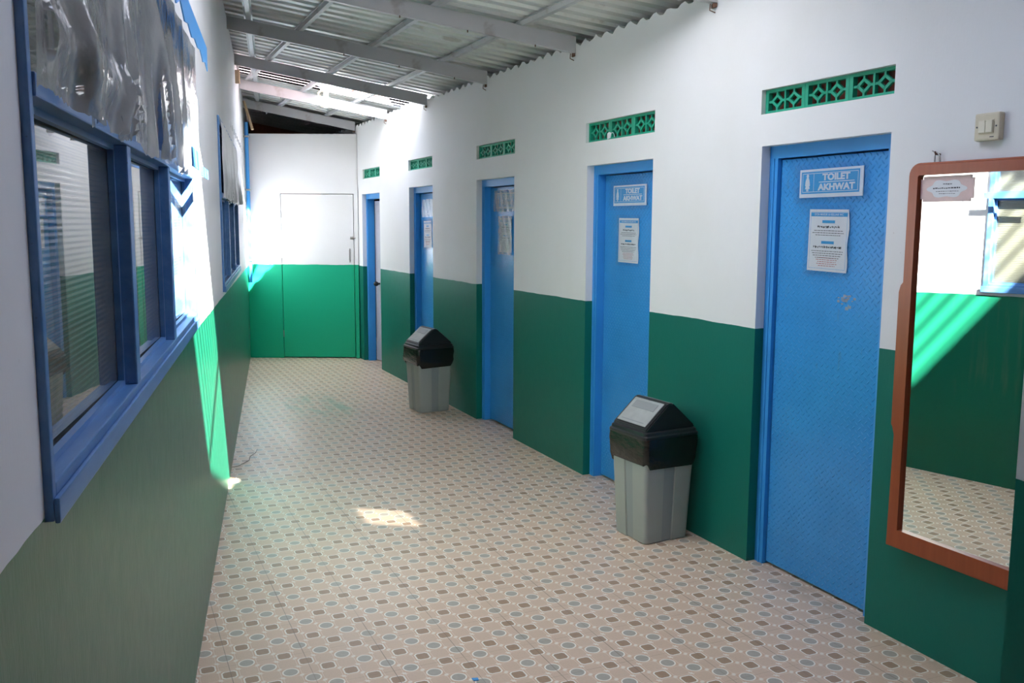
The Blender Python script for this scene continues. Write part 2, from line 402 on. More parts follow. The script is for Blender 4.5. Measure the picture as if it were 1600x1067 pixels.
def door(n, a, b, h, dep, plate=True, opened=False):
    t = thing('door_%d' % n, RF @ T((a, 0, 0)), kind='structure')
    w = b - a; fw = 0.055; y1, y0 = -0.048, -0.128
    bm = B()
    box(bm, 0.0, fw, y0, y1, 0, h - fw); box(bm, w - fw, w, y0, y1, 0, h - fw); box(bm, 0, w, y0, y1, h - fw, h)
    # moulded lip on the frame face
    box(bm, fw * 0.45, fw * 0.62, y1, y1 + 0.004, 0, h - fw); box(bm, w - fw * 0.62, w - fw * 0.45, y1, y1 + 0.004, 0, h - fw)
    obj('door_frame', bm, M_blue, t)
    if not opened:
        bm = B(); box(bm, fw + 0.004, w - fw - 0.004, dep - 0.03, dep, 0.012, h - fw - 0.006, 0.003)
        obj('door_panel', bm, M_plate if plate else M_blue, t)
        bm = B(); 
        for z in (0.35, 1.02, 1.62):
            bm = B(); tube(bm, [(fw + 0.002, dep + 0.006, z), (fw + 0.002, dep + 0.006, z + 0.09)], 0.007); obj('hinge', bm, M_blue, t)
        if n == 1:
            bm = B(); box(bm, fw + 0.0005, fw + 0.009, dep + 0.0005, dep + 0.006, 0.012, h - fw - 0.008)
            obj('edge_strip', bm, M_blue, t)
            bm = B(); box(bm, fw + 0.0015, fw + 0.0105, dep + 0.006, dep + 0.012, 0.62, 0.635); box(bm, fw + 0.0015, fw + 0.0105, dep + 0.006, dep + 0.012, 1.05, 1.065)
            obj('weld_tab', bm, M_blue, t)
    else:
        lf = bpy.data.objects.new('door_leaf', None); lf.empty_display_size = 0.1
        bm = B(); box(bm, -(w - 2 * fw - 0.03), 0, -0.04, 0, 0.01, h - fw - 0.02, 0.003)
        l = obj('door_leaf', bm, M_leaf, t, T((w - fw - 0.004, -0.132, 0)) @ Matrix.Rotation(math.radians(11), 4, 'Z'))
        bpy.data.objects.remove(lf)
        bm = B(); bmesh.ops.create_uvsphere(bm, u_segments=14, v_segments=10, radius=0.028, matrix=T((-0.10, 0.045, 0.90)))
        tube(bm, [(-0.10, 0.0, 0.90), (-0.10, 0.03, 0.90)], 0.012)
        o = obj('door_knob', bm, M_binlid, l, smooth=True)
    return t
DEP = [-0.068, -0.098, -0.098, -0.098, 0]
for i, (a, b, h) in enumerate(DOORS): door(i + 1, a, b, h, DEP[i], opened=(i == 4))

def vent(a, b, z0, z1, label):
    t = thing('breeze_block_vent', RF @ T((a, 0, z0)), label, 'vent', 'green breeze-block vents above the toilet doors')
    W = b - a; H = z1 - z0; n = 3; rec = -0.022; yb = -0.046
    first = None
    bw = W / n
    for k in range(n):
        if first is None:
            bm = B(); e = 0.014; sd = 0.02
            box(bm, 0.0005, sd, yb, rec, 0.001, H - 0.001); box(bm, bw - sd, bw - 0.0005, yb, rec, 0.001, H - 0.001)
            box(bm, sd, bw - sd, yb, rec, 0.001, e); box(bm, sd, bw - sd, yb, rec, H - e, H - 0.001)
            m = bw / 2; bw2 = 0.010
            box(bm, m - bw2 / 2, m + bw2 / 2, yb + 0.004, rec - 0.002, e, H - e)
            for c0, c1 in ((sd, m), (m, bw - sd)):
                cx = (c0 + c1) / 2; cz = H / 2; rx = (c1 - c0) * 0.30; rz = (H - 2 * e) * 0.30
                D = [(cx - rx, cz), (cx, cz + rz), (cx + rx, cz), (cx, cz - rz)]
                ya, yb2 = yb + 0.008, rec - 0.004
                for q in range(4): bar(bm, D[q], D[(q + 1) % 4], 0.012, ya, yb2)
                bar(bm, (c0, cz), D[0], 0.010, ya, yb2); bar(bm, D[2], (c1, cz), 0.010, ya, yb2)
                bar(bm, D[1], (cx, H - e), 0.010, ya, yb2); bar(bm, (cx, e), D[3], 0.010, ya, yb2)
            first = obj('breeze_block', bm, M_gvent, t)
            blk = first
        else:
            blk = first.copy(); COL.objects.link(blk); blk.parent = t; blk.location = (bw * k, 0, 0)
    bm = B(); box(bm, 0.001, W - 0.001, -0.085, -0.080, 0.001, H - 0.001); obj('block_back', bm, M_void, t)  # dark plate painted in place of the shaded hollow behind the blocks
    return t
VL = ['green breeze-block vent above the nearest blue toilet door beside the mirror', 'green breeze-block vent above the second blue door, a scrap of white tape on it',
      'green breeze-block vent above the third door, between the two bins', 'green breeze-block vent above the fourth blue door behind the farther bin',
      'farthest and smallest green vent, above the open narrow doorway by the partition']
for v_, l in zip(VENTS, VL): vent(*v_, l)
# scrap of peeling white tape on the second vent
bm = B()
prism(bm, [(0.0, 0.0), (0.034, -0.004), (0.038, 0.03), (0.015, 0.036), (-0.012, 0.03)], 0, 0.0015)
tube(bm, [(-0.01, 0.001, 0.028), (-0.03, 0.002, 0.030), (-0.045, 0.002, 0.018), (-0.05, 0.001, 0.002)], 0.0016, 5)
tag(obj('tape_scrap', bm, M_paper, mw=RF @ T((4.845, -0.0200, 2.098))), 'scrap of white tape curling off the vent over the second door', 'tape')

# ------------------------------------------------------------------ signs and notices on the doors (y axis of frame: -x wall, z up, facing corridor)
def FACE(s, y, z, tilt=0.0):    # local x runs to the viewer's right, local y up, local z towards the corridor
    return RF @ T((s, y, z)) @ Matrix(((-1, 0, 0, 0), (0, 0, 1, 0), (0, 1, 0, 0), (0, 0, 0, 1))) @ Matrix.Rotation(tilt, 4, 'Z')
def rect(bm, cx, cy, w, h, z0, z1, bev=0.0): box(bm, cx - w / 2, cx + w / 2, cy - h / 2, cy + h / 2, z0, z1, bev)
def outline(bm, cx, cy, w, h, t, z0, z1):
    rect(bm, cx, cy + h / 2 - t / 2, w, t, z0, z1); rect(bm, cx, cy - h / 2 + t / 2, w, t, z0, z1)
    rect(bm, cx - w / 2 + t / 2, cy, t, h - 2 * t, z0, z1); rect(bm, cx + w / 2 - t / 2, cy, t, h - 2 * t, z0, z1)
def sign(s, y, z, tilt, label, film=None):
    t = thing('toilet_sign', FACE(s, y, z, tilt), label, 'sign', 'toilet signs taped to the blue doors')
    W, H = 0.372, 0.120
    bm = B(); rect(bm, 0, 0, W, H, 0.002, 0.005, 0.0008); obj('sign_board', bm, M_signw, t)
    bm = B(); rect(bm, -0.004, 0.003, W - 0.03, H - 0.026, 0.0052, 0.0056); obj('blue_panel', bm, M_signb, t)
    bm = B(); outline(bm, -0.004, 0.003, W - 0.046, H - 0.040, 0.0022, 0.0057, 0.0061)
    rect(bm, -0.098, 0.003, 0.002, H - 0.042, 0.0057, 0.0061); rect(bm, 0.036, 0.004, 0.205, 0.0034, 0.0057, 0.0061)
    obj('white_ruling', bm, M_signw, t)
    bm = B()   # veiled woman pictogram
    X = -0.136
    def pl(pts): 
        a = [bm.verts.new((X + x, 0.003 + yy, 0.0057)) for x, yy in pts]; b = [bm.verts.new((X + x, 0.003 + yy, 0.0062)) for x, yy in pts]
        bm.faces.new(a); bm.faces.new(b[::-1]); n = len(pts)
        for i in range(n): bm.faces.new((a[i], b[i], b[(i + 1) % n], a[(i + 1) % n]))
    pl([(0.0075 * math.cos(k * math.pi / 6), 0.029 + 0.008 * math.sin(k * math.pi / 6)) for k in range(12)])
    pl([(-0.006, 0.022), (0.006, 0.022), (0.012, 0.008), (0.015, -0.012), (0.010, -0.014), (0.015, -0.026), (-0.015, -0.026), (-0.010, -0.014), (-0.015, -0.012), (-0.012, 0.008)])
    pl([(-0.006, -0.026), (-0.001, -0.026), (-0.001, -0.036), (-0.006, -0.036)]); pl([(0.001, -0.026), (0.006, -0.026), (0.006, -0.036), (0.001, -0.036)])
    obj('woman_pictogram', bm, M_signw, t)
    text_part('lettering', 'TOILET', 0.037, M_signw, t, T((0.034, 0.023, 0.0062)), 0.0016, 1.30)
    text_part('lettering', 'AKHWAT', 0.037, M_signw, t, T((0.036, -0.0185, 0.0062)), 0.0016, 1.30)
    cover(t, 0.44, 0.165, 0.0085, film or M_tape)
    return t
def cover(t, w, h, z, m, nx=22, ny=12):
    bm = B(); rnd = random.Random(int(w * 1000 + t.matrix_world.translation.x * 977))
    g = {}
    for i in range(nx + 1):
        for j in range(ny + 1):
            ex = 0.004 * rnd.uniform(-1, 1) if i in (0, nx) or j in (0, ny) else 0
            g[i, j] = bm.verts.new((-w / 2 + w * i / nx + ex, -h / 2 + h * j / ny + ex, z + 0.0022 * rnd.uniform(0, 1) + 0.002 * math.sin(i * 1.3 + j * 0.4)))
    for i in range(nx):
        for j in range(ny): bm.faces.new((g[i, j], g[i + 1, j], g[i + 1, j + 1], g[i, j + 1]))
    return obj('clear_cover', bm, m, t, smooth=True)
def notice(s, y, z, tilt, w, h, label, film=None):
    t = thing('paper_notice', FACE(s, y, z, tilt), label, 'notice', 'printed prayer notices taped to the blue doors')
    bm = B()   # the sheet bulges a little off the plate
    nx, ny = 8, 10; g = {}
    for i in range(nx + 1):
        for j in range(ny + 1):
            x = -w / 2 + w * i / nx; yy = -h / 2 + h * j / ny
            for k in (0, 1): g[i, j, k] = bm.verts.new((x + (0.004 * math.sin(j * 1.1) if i == nx else 0), yy, 0.003 + 0.0008 * k))
    for i in range(nx):
        for j in range(ny):
            for k in (0, 1): bm.faces.new((g[i, j, k], g[i + 1, j, k], g[i + 1, j + 1, k], g[i, j + 1, k]))
    for i in range(nx):
        for j in (0, ny): bm.faces.new((g[i, j, 0], g[i + 1, j, 0], g[i + 1, j, 1], g[i, j, 1]))
    for j in range(ny):
        for i in (0, nx): bm.faces.new((g[i, j, 0], g[i, j + 1, 0], g[i, j + 1, 1], g[i, j, 1]))
    obj('paper_sheet', bm, M_paper, t)
    S = w / 0.235; Z0, Z1 = 0.0041, 0.0044
    bm = B(); rect(bm, 0, h / 2 - 0.022 * S, w - 0.02, 0.016 * S, Z0, Z1); rect(bm, 0, h / 2 - 0.052 * S, 0.075 * S, 0.012 * S, Z0, Z1)
    rect(bm, 0, h / 2 - 0.140 * S, 0.075 * S, 0.012 * S, Z0, Z1); outline(bm, 0, 0.0, w - 0.018, h - 0.022, 0.0012, Z0 - 0.0001, Z1 - 0.0002)
    obj('blue_heading', bm, M_signb, t)
    rnd = random.Random(5)
    def line(bm, cx, cy, L, hh, arab=False):
        x = cx - L / 2
        while x < cx + L / 2 - 0.004:
            ww = rnd.uniform(0.006, 0.018) * S; ww = min(ww, cx + L / 2 - x)
            if arab:
                k = x
                while k < x + ww:
                    zz = rnd.uniform(-1, 1) * hh * 0.8
                    bx = min(k + 0.0035, x + ww)
                    rect(bm, (k + bx) / 2, cy + zz * 0.4, max(bx - k, 0.001), hh * rnd.uniform(0.35, 1.5), Z0, Z1); k += 0.0034
            else: rect(bm, x + ww / 2, cy, ww, hh, Z0, Z1)
            x += ww + 0.0035 * S
    for cy_, L_ in ((0.074, 0.13), (0.160, 0.17)):
        bm = B(); line(bm, 0, h / 2 - cy_ * S, L_ * S, 0.0065 * S, True); obj('arabic_line', bm, M_ink, t)
    bm = B()
    for k, L in enumerate((0.17, 0.19, 0.15)): line(bm, 0, h / 2 - (0.090 + k * 0.0095) * S, L * S, 0.0026 * S)
    obj('small_print', bm, M_ink, t); bm = B()
    for k, L in enumerate((0.19, 0.18, 0.17, 0.14)): line(bm, 0, h / 2 - (0.177 + k * 0.0095) * S, L * S, 0.0026 * S)
    obj('small_print', bm, M_ink, t)
    bm = B()
    for k, L in enumerate((0.12, 0.13, 0.11, 0.12, 0.10)): line(bm, 0, -h / 2 + (0.058 - k * 0.0085) * S, L * S, 0.0024 * S)
    obj('red_print', bm, M_red, t)
    text_part('lettering', 'DOA MASUK & KELUAR WC', 0.013 * S, M_signw, t, T((0, h / 2 - 0.022 * S, 0.0046)), 0.0002, 1.05, 0.0001)
    cover(t, w + 0.04, h + 0.035, 0.0070, film or M_tape, 12, 16)
    return t
dp = [d + 0.001 for d in DEP]
sign(3.062, dp[0], 1.775, math.radians(0.3), 'blue and white toilet sign taped high on the nearest door')
notice(3.062, dp[0], 1.532, math.radians(-0.9), 0.234, 0.262, 'printed white notice taped below the sign on the nearest door')
sign(4.735, dp[1], 1.764, 0.0, 'blue and white toilet sign with streaks of glare, taped on the second door')
notice(4.740, dp[1], 1.500, math.radians(-0.5), 0.225, 0.262, 'printed white notice under shiny plastic on the second door, above the near bin')
sign(6.560, dp[2], 1.768, math.radians(-0.6), 'toilet sign nearly lost in glare at the top of the third door', M_shine)
notice(6.565, dp[2], 1.505, 0.0, 0.225, 0.262, 'glaring white notice on the third door, between the two bins', M_shine)
sign(8.350, dp[3], 1.735, math.radians(0.5), 'toilet sign cut off by the wall edge on the fourth door')
notice(8.420, dp[3], 1.490, math.radians(1.2), 0.225, 0.250, 'curling white notice on the fourth door, behind the farther bin')
# torn sticker remains low on the nearest door
bm = B()
for k in range(22):
    a = random.uniform(0, 6.28); r = random.uniform(0, 0.05); w = random.uniform(0.006, 0.02)
    rect(bm, r * math.cos(a), r * math.sin(a) * 0.8, w, w * random.uniform(0.4, 0.9), 0.0012, 0.0018)
tag(obj('sticker_residue', bm, M_tape, mw=FACE(2.94, dp[0], 1.290)), 'round patch of torn clear sticker on the nearest door below the notice', 'sticker')

# ------------------------------------------------------------------ back partition with its plain door
XL, XR = lwx(YB) , rwx(YB)
D0, D1_, DH = -2.700, -1.848, 1.925
PT = 0.03
wall('wall_back', XL + 0.004, XR - 0.004, 0.0, 2.605, [(D0, D1_, 0.0, DH)], YB, YB + PT, M_wb, Matrix.Identity(4))
bm = B(); box(bm, XL + 0.004, XR - 0.02, YB - 0.004, YB - 0.001, DH + 0.006, 2.600); obj('partition_sheet', bm, M_wb, bpy.data.objects['wall_back'])
bm = B(); box(bm, XL + 0.004, D0 - 0.006, YB - 0.004, YB - 0.001, 0.004, DH - 0.004); obj('partition_sheet', bm, M_wb, bpy.data.objects['wall_back'])
bm = B(); box(bm, XR - 0.042, XR - 0.003, YB - 0.022, YB - 0.001, 0.0, 2.0); obj('corner_post', bm, M_wb, bpy.data.objects['wall_back'])
t = thing('door_6', T((D0, YB, 0)), kind='structure')
bm = B(); box(bm, 0.007, D1_ - D0 - 0.007, -0.003, 0.025, 0.012, DH - 0.007); o = obj('door_panel', bm, M_wb, t)
bm = B()
for z in (0.25, 1.65): tube(bm, [(0.004, -0.006, z), (0.004, -0.006, z + 0.08)], 0.006)
obj('hinge', bm, M_steel, t)
W6 = D1_ - D0
bm = B(); tube(bm, [(W6 - 0.052, -0.004, 1.28), (W6 - 0.052, -0.035, 1.265), (W6 - 0.052, -0.035, 1.165), (W6 - 0.052, -0.004, 1.15)], 0.006)
box(bm, W6 - 0.060, W6 - 0.044, -0.006, -0.0031, 1.13, 1.295); obj('door_handle', bm, M_steel, t)
bm = B(); box(bm, W6 - 0.045, W6 - 0.010, -0.010, -0.0031, 1.40, 1.432); box(bm, W6 - 0.03, W6 + 0.005, -0.022, -0.010, 1.408, 1.422, 0.002)
tube(bm, [(W6 - 0.04, -0.016, 1.415), (W6 + 0.02, -0.026, 1.415)], 0.005); obj('latch', bm, M_steel, t)
bm = B(); box(bm, -4.2, 1.5, 13.0, 13.1, 0, 3.4); tag(obj('wall_far', bm, M_dark), kind='structure')

bm = B(); ya = -3.9
box(bm, -1.6, 6.6, ya, ya + 0.1, 0, 3.9)  # unseen wall added to shut out light from behind, dark to absorb
tag(obj('wall_light_block', bm, M_dark), kind='structure')
# ------------------------------------------------------------------ left wall and its two windows
W1 = (1.325, 3.80, 1.195, 2.285); W2 = (5.85, 8.50, 1.175, 2.225)
def ltop(x):
    p = NL * DL + UL * x; return roofz(p.x, p.y) + 0.0
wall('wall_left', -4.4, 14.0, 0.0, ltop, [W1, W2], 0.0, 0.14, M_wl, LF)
bm = B(); box(bm, -4.4, 14.0, 1.6, 1.7, 0, 3.6); tag(obj('wall_inner', bm, M_dark, mw=LF), kind='structure')
def window(n, W):
    a, b, z0, z1 = W; L = b - a
    t = thing('window_%d' % n, LF @ T((a, 0, z0)), kind='structure'); H = z1 - z0
    fr = 0.052; ty = 0.565   # transom underside above the sill
    y0, y1 = -0.012, 0.075
    bm = B()
    box(bm, 0.0, 0.020, y0, y1, 0.0, H, 0.003); box(bm, L - 0.032, L, y0, y1, 0.0, H, 0.003)
    box(bm, 0.020, L - 0.032, y0, y1, H - fr, H, 0.003)
    box(bm, 0.020, L - 0.032, y0, y1, 0.0, 0.050, 0.003)
    obj('window_frame', bm, M_wblue, t)
    bm = B(); box(bm, -0.002, L + 0.01, -0.020, -0.0125, -0.002, 0.034, 0.003); obj('window_sill', bm, M_wblue, t)
    bm = B(); box(bm, 0.020, L - 0.032, -0.016, y1, ty, ty + 0.032, 0.003); obj('transom', bm, M_wblue, t)
    pw = (L - 2 * fr) / 3
    for k in (1, 2):
        x = fr + pw * k
        bm = B(); box(bm, x - 0.026, x + 0.026, y0, y1, 0.050, ty, 0.003); obj('mullion', bm, M_wblue, t)
        bm = B(); box(bm, x - 0.026, x + 0.026, y0, y1, ty + 0.032, H - fr, 0.003); obj('mullion', bm, M_wblue, t)
    for k in range(3):
        xa = fr + pw * k + (0.026 if k else -fr + 0.020); xb = fr + pw * (k + 1) - (0.026 if k < 2 else 0.032 - fr)
        for za, zb in ((0.050, ty), (ty + 0.032, H - fr)):
            bm = B(); hw = (xb - xa) / 2; box(bm, -hw, hw, -0.003, 0.003, za, zb); obj('window_pane', bm, M_glass, t, T((xa + hw, 0.034, 0)) @ Matrix.Rotation(math.radians(-0.5), 4, 'Z'))
            bm = B(); g = 0.011
            box(bm, xa, xb, 0.014, 0.027, za, za + g); box(bm, xa, xb, 0.014, 0.027, zb - g, zb)
            box(bm, xa, xa + g, 0.014, 0.027, za + g, zb - g); box(bm, xb - g, xb, 0.014, 0.027, za + g, zb - g)
            obj('glazing_bead', bm, M_wblue, t)
    return t
window(1, W1); window(2, W2)

def sheeting(name, s0, s1, h0, h1, seed, mat, label, amp, curl):
    rnd = random.Random(seed); t = thing(name, LF @ T((s0, -0.018, h0)), label, 'plastic sheet')
    folds = [(rnd.uniform(0.05, 0.98), rnd.uniform(0.006, 0.02), rnd.uniform(0.4, 1)) for _ in range(17)]
    nx, ny = 260, 34; L, H = s1 - s0, h1 - h0; bm = B(); g = {}
    for i in range(nx + 1):
        u = i / nx
        sag = -0.012 * abs(math.sin(u * math.pi * 3.3)) + 0.006 * math.sin(u * 41)
        for j in range(ny + 1):
            v = j / ny; low = (1 - v) ** 1.6
            y = 0.0
            for c, w, a in folds:
                cc = c + 0.02 * math.sin(v * 4 + c * 30); ww = w * (0.5 + 1.2 * (v))
                y -= a * math.exp(-((u - cc) / ww) ** 2) * amp * (0.18 + low)
            y -= 0.004 * math.sin(u * 23 + v * 3) * (1 - v) + 0.002 * math.sin(u * 61 + v * 9)
            if curl and 0.02 < u < 0.24: y -= 0.016 * math.exp(-((v - 0.16) / 0.08) ** 2)
            y = max(y, -0.045)
            z = v * H + (sag + 0.004 * rnd.uniform(-1, 1)) * (1 - v) ** 6
            g[i, j] = bm.verts.new((u * L, y, z))
    for i in range(nx):
        for j in range(ny): bm.faces.new((g[i, j], g[i + 1, j], g[i + 1, j + 1], g[i, j + 1]))
    obj('plastic_film', bm, mat, t, smooth=True)
    bm = B()   # ragged strips of tape along the top edge and two scraps at the lower corner
    pts = [(L * (0.35 + 0.65 * k / 14), H - (0.055 if k % 2 else 0.075) - rnd.uniform(0, 0.02)) for k in range(15)]
    if seed == 11:
        prism(bm, [(L * 0.35, H + 0.004)] + pts + [(L, H + 0.004)], -0.052, -0.048)
        box(bm, L * 0.665, L * 0.76, -0.052, -0.048, 0.0, 0.06); box(bm, L * 0.80, L * 0.93, -0.052, -0.048, -0.012, 0.022)
        obj('tape_strip', bm, M_masking, t)
    else:
        for k in range(9):
            bm = B(); box(bm, L * (k + 0.5) / 9 - 0.02, L * (k + 0.5) / 9 + 0.02, -0.052, -0.048, H - 0.02, H + 0.015)
            obj('tape_strip', bm, M_paper, t)
    return t
sheeting('plastic_sheet', 1.34, 3.99, 1.772, 2.282, 11, M_film, 'clear crumpled plastic sheet taped over the upper panes of the near window', 0.030, True)
sheeting('plastic_sheet', 5.95, 8.40, 1.745, 2.20, 5, M_film2, 'milky white plastic sheet hung over the top of the far window', 0.022, False)

# blue drain pipe in the far left corner
bm = B(); px = lwx(10.72) + 0.035
tube(bm, [(px, 10.72, 0.9), (px, 10.72, 2.72)], 0.022, 12); t = tag(obj('drain_pipe', bm, M_blue, smooth=True), 'thin blue pipe running up the far left corner beside the partition', 'pipe')
for z in (1.15, 1.95, 2.55):
    bm = B(); box(bm, px - 0.03, px + 0.03, 10.692, 10.742, z, z + 0.02, 0.003); obj('pipe_clip', bm, M_steel, t)

# ------------------------------------------------------------------ roof: beams, battens, sheets
BY = [4.59, 5.92, 7.24, 8.544, 9.722, 10.92, 3.25, 1.45, 0.1]
BLab = ['grey steel channel roof beam at the top edge of the photo, nearest the camera', 'grey steel roof beam, second from the camera, ending above the second vent',
 'grey steel roof beam, third from the camera, spanning the whole corridor', 'grey steel roof beam in front of the bright roof gap', 'grey steel roof beam behind the light bulb, shining in the sun',
 'last grey steel roof beam just above the white partition', 'steel roof beam overhead, in front of the clear roofing', 'steel roof beam overhead behind the clear roofing', 'steel roof beam above the camera']
for y, lab in zip(BY, BLab):
    xa, xb = lwx(y) + 0.004, rwx(y) - 0.004
    bm = B(); dz = 0.098; fl = 0.045; th = 0.004; lip = 0.012
    prof = [(0, 0), (fl, 0), (fl, lip), (fl - th, lip), (fl - th, th), (th, th), (th, dz - th), (fl - th, dz - th), (fl - th, dz - lip), (fl, dz - lip), (fl, dz), (0, dz)]
    ra = [Vector((xa, y + p, roofz(xa, y) - dz + q)) for p, q in prof]; rb = [Vector((xb, y + p, roofz(xb, y + 0.0) - dz + q)) for p, q in prof]
    loft(bm, [ra, rb]); off = Vector((xb, y, roofz(xb, y) - dz))
    bmesh.ops.translate(bm, verts=bm.verts, vec=-off)
    o = tag(obj('roof_beam', bm, M_beam, mw=T(off)), lab, 'beam', 'steel channel beams across the roof')
    if y > 3.5:
        bm = B(); tube(bm, [(-0.03, 0.02, 0.0), (-0.032, 0.02, -0.03), (-0.01, 0.0, -0.045)], 0.003, 6); box(bm, -0.022, -0.002, 0.0, 0.04, -0.018, -0.001)
        obj('end_bracket', bm, M_rust, o)
        bm = B()
        for k in range(3):
            d = 0.25 + k * 0.42; 
            if d < (xb - xa): tube(bm, [(-d, 0.006, SL * NR.x * d - 0.0), (-d, 0.006, SL * NR.x * d - 0.014)], 0.004, 6)
        obj('screw_tip', bm, M_rust, o)

def hat(bm, p, q, w=0.036, h=0.028, fl=0.014):   # hat-section batten
    p, q = Vector(p), Vector(q); d = (q - p); d.z = 0; d.normalize(); n = Vector((-d.y, d.x, 0))
    prof = [(-w / 2 - fl, h), (-w / 2, h), (-w / 2 + 0.004, 0), (w / 2 - 0.004, 0), (w / 2, h), (w / 2 + fl, h), (w / 2 + fl, h - 0.003), (w / 2 + 0.003, h - 0.003), (w / 2 - 0.001, -0.003 + 0.0), (-w / 2 + 0.001, -0.003), (-w / 2 - 0.003, h - 0.003), (-w / 2 - fl, h - 0.003)]
    loft(bm, [[e + n * a + Vector((0, 0, b + 0.0035)) for a, b in prof] for e in (p, q)])
BL = [(1.46, 'steel roof batten over the left half, running back above the light bulb'),
      (1.97, 'steel roof batten down the middle of the roof, crossing the bright gap'), (2.46, 'steel roof batten nearest the right wall above the door vents')]
for n_, lab in BL:
    s0, s1 = 3.45, 12.0
    smax = (n_ + 0.306) / 0.165   # where the line runs into the left wall (wall coordinate)
    if smax < 11.8:
        P = NL * DL + UL * (smax - 0.5); s1 = min(s1, P.dot(UR))
    if s1 < s0 + 0.5: continue
    p = NR * n_ + UR * s0; q = NR * n_ + UR * s1
    p.z = roofz(p.x, p.y); q.z = roofz(q.x, q.y)
    bm = B(); hat(bm, Vector((0, 0, 0)), q - p)
    tag(obj('roof_batten', bm, M_batt, mw=T(p)), lab, 'batten', 'steel battens along the roof')
p = NR * 1.578 + UR * 1.15; q = NR * 1.578 + UR * 2.75; p.z = roofz(p.x, p.y) + 0.006; q.z = roofz(q.x, q.y) + 0.006
bm = B(); hat(bm, Vector((0, 0, 0)), q - p, 0.016, 0.022, 0.006)
tag(obj('roof_batten', bm, M_batt, mw=T(p)), 'short thin steel batten under the clear roofing overhead', 'batten', 'steel battens along the roof')
P = NL * (DL + 0.163) + UL * 3.4; Q = NL * (DL + 0.163) + UL * 11.3
P.z = roofz(P.x, P.y); Q.z = roofz(Q.x, Q.y)
bm = B(); hat(bm, Vector((0, 0, 0)), Q - P); tag(obj('roof_batten', bm, M_batt, mw=T(P)), 'steel roof batten running close along the top of the left wall', 'batten', 'steel battens along the roof')

PER = 0.13
def corr(y, per=PER):
    f = (y / per) % 1.0; h = 0.022
    if f < 0.30: return 0.0
    if f < 0.42: return h * (f - 0.30) / 0.12
    if f < 0.72: return h
    if f < 0.84: return h * (0.84 - f) / 0.12
    return 0.0
def sheet(name, x0, x1, y0, y1, mat, parent=None, th=0.002):
    """corrugated sheet, ribs running across the corridor; x0/x1 may be functions of y"""
    f0 = x0 if callable(x0) else (lambda y: x0); f1 = x1 if callable(x1) else (lambda y: x1)
    ys = {y0, y1}; k = math.floor(y0 / PER)
    while k * PER < y1:
        for f in (0.0, 0.30, 0.42, 0.72, 0.84):
            y = (k + f) * PER
            if y0 < y < y1: ys.add(y)
        k += 1
    ys = sorted(ys); bm = B(); rows = []; single = mat in (M_clear, M_clear2, M_pearl, M_milky, M_grey_tr, M_haze)   # thin plastic
    for y in ys:
        r = []
        for x in (f0(y), f1(y)):
            z = roofz(x, y, 2.782) + corr(y); r += [bm.verts.new((x, y, z)), bm.verts.new((x, y, z + th))]
        rows.append(r)
    for a, b in zip(rows, rows[1:]):
        bm.faces.new((a[0], b[0], b[2], a[2]))
        if single: continue
        bm.faces.new((a[1], a[3], b[3], b[1]))
        bm.faces.new((a[0], a[1], b[1], b[0])); bm.faces.new((a[2], b[2], b[3], a[3]))
    if single:
        bmesh.ops.delete(bm, geom=[v for v in bm.verts if not v.link_faces], context='VERTS')
    else:
      for r in (rows[0], rows[-1]): bm.faces.new((r[0], r[2], r[3], r[1]))
    o = obj(name, bm, mat, parent); return o
XLo = lambda y: lwx(y) - 1.75
XRo = lambda y: rwx(y) + 1.85
G2Y = (1.70, 2.92); G2X = (lambda y: (0.898 - 0.40495 * y) / 0.91434, 1.0)
G1Y = (8.72, 9.62); G1X = -1.95
c0 = tag(sheet('ceiling', XLo, XRo, -4.0, G2Y[0], M_roof), kind='structure')
sheet('roof_sheet', XLo, G2X[0], G2Y[0], G2Y[1], M_roof, c0); H0, H1 = 2.16, 2.42
sheet('roof_sheet', G2X[1], XRo, G2Y[0], H0, M_roof, c0); sheet('roof_sheet', G2X[1], XRo, H1, G2Y[1], M_roof, c0)
sheet('roof_sheet', G2X[1], lambda y: rwx(y) - 0.20, H0, H1, M_roof, c0); sheet('roof_sheet', lambda y: rwx(y) + 0.3, XRo, H0, H1, M_roof, c0)
sheet('clear_roof_sheet', lambda y: rwx(y) - 0.20, lambda y: rwx(y) + 0.3, H0, H1, M_haze, c0)  # unseen opening added to throw a soft sun patch on the floor
sheet('roof_sheet', XLo, XRo, G2Y[1], 3.38, M_roof, c0); sheet('roof_sheet', XLo, XRo, 4.46, G1Y[0], M_roof, c0)
sheet('roof_sheet', XLo, -0.95, 3.38, 4.46, M_roof, c0); sheet('roof_sheet', 0.75, XRo, 3.38, 4.46, M_roof, c0)
sheet('diffuser_roof_sheet', -0.95, 0.75, 3.38, 4.46, M_grey_tr, c0)  # unseen sheet added to pass fill light into the mid corridor
sheet('roof_sheet', XLo, lambda y: lwx(y) + 0.02, G1Y[0], G1Y[1], M_roof, c0)
sheet('milky_roof_sheet', lambda y: lwx(y) + 0.02, G1X, G1Y[0], G1Y[1], M_milky, c0)
sheet('clear_roof_sheet', G1X, -1.22, G1Y[0], G1Y[1], M_clear2, c0)
sheet('diffuser_roof_sheet', -1.22, lambda y: rwx(y) + 0.10, G1Y[0], G1Y[1], M_pearl, c0)  # sheet added in the open roof gap to diffuse the sun
sheet('roof_sheet', lambda y: rwx(y) + 0.10, XRo, G1Y[0], G1Y[1], M_roof, c0)
sheet('roof_sheet', XLo, XRo, G1Y[1], 13.2, M_roof, c0)
sheet('clear_roof_sheet', G2X[0], G2X[1], G2Y[0], G2Y[1], M_clear, c0)

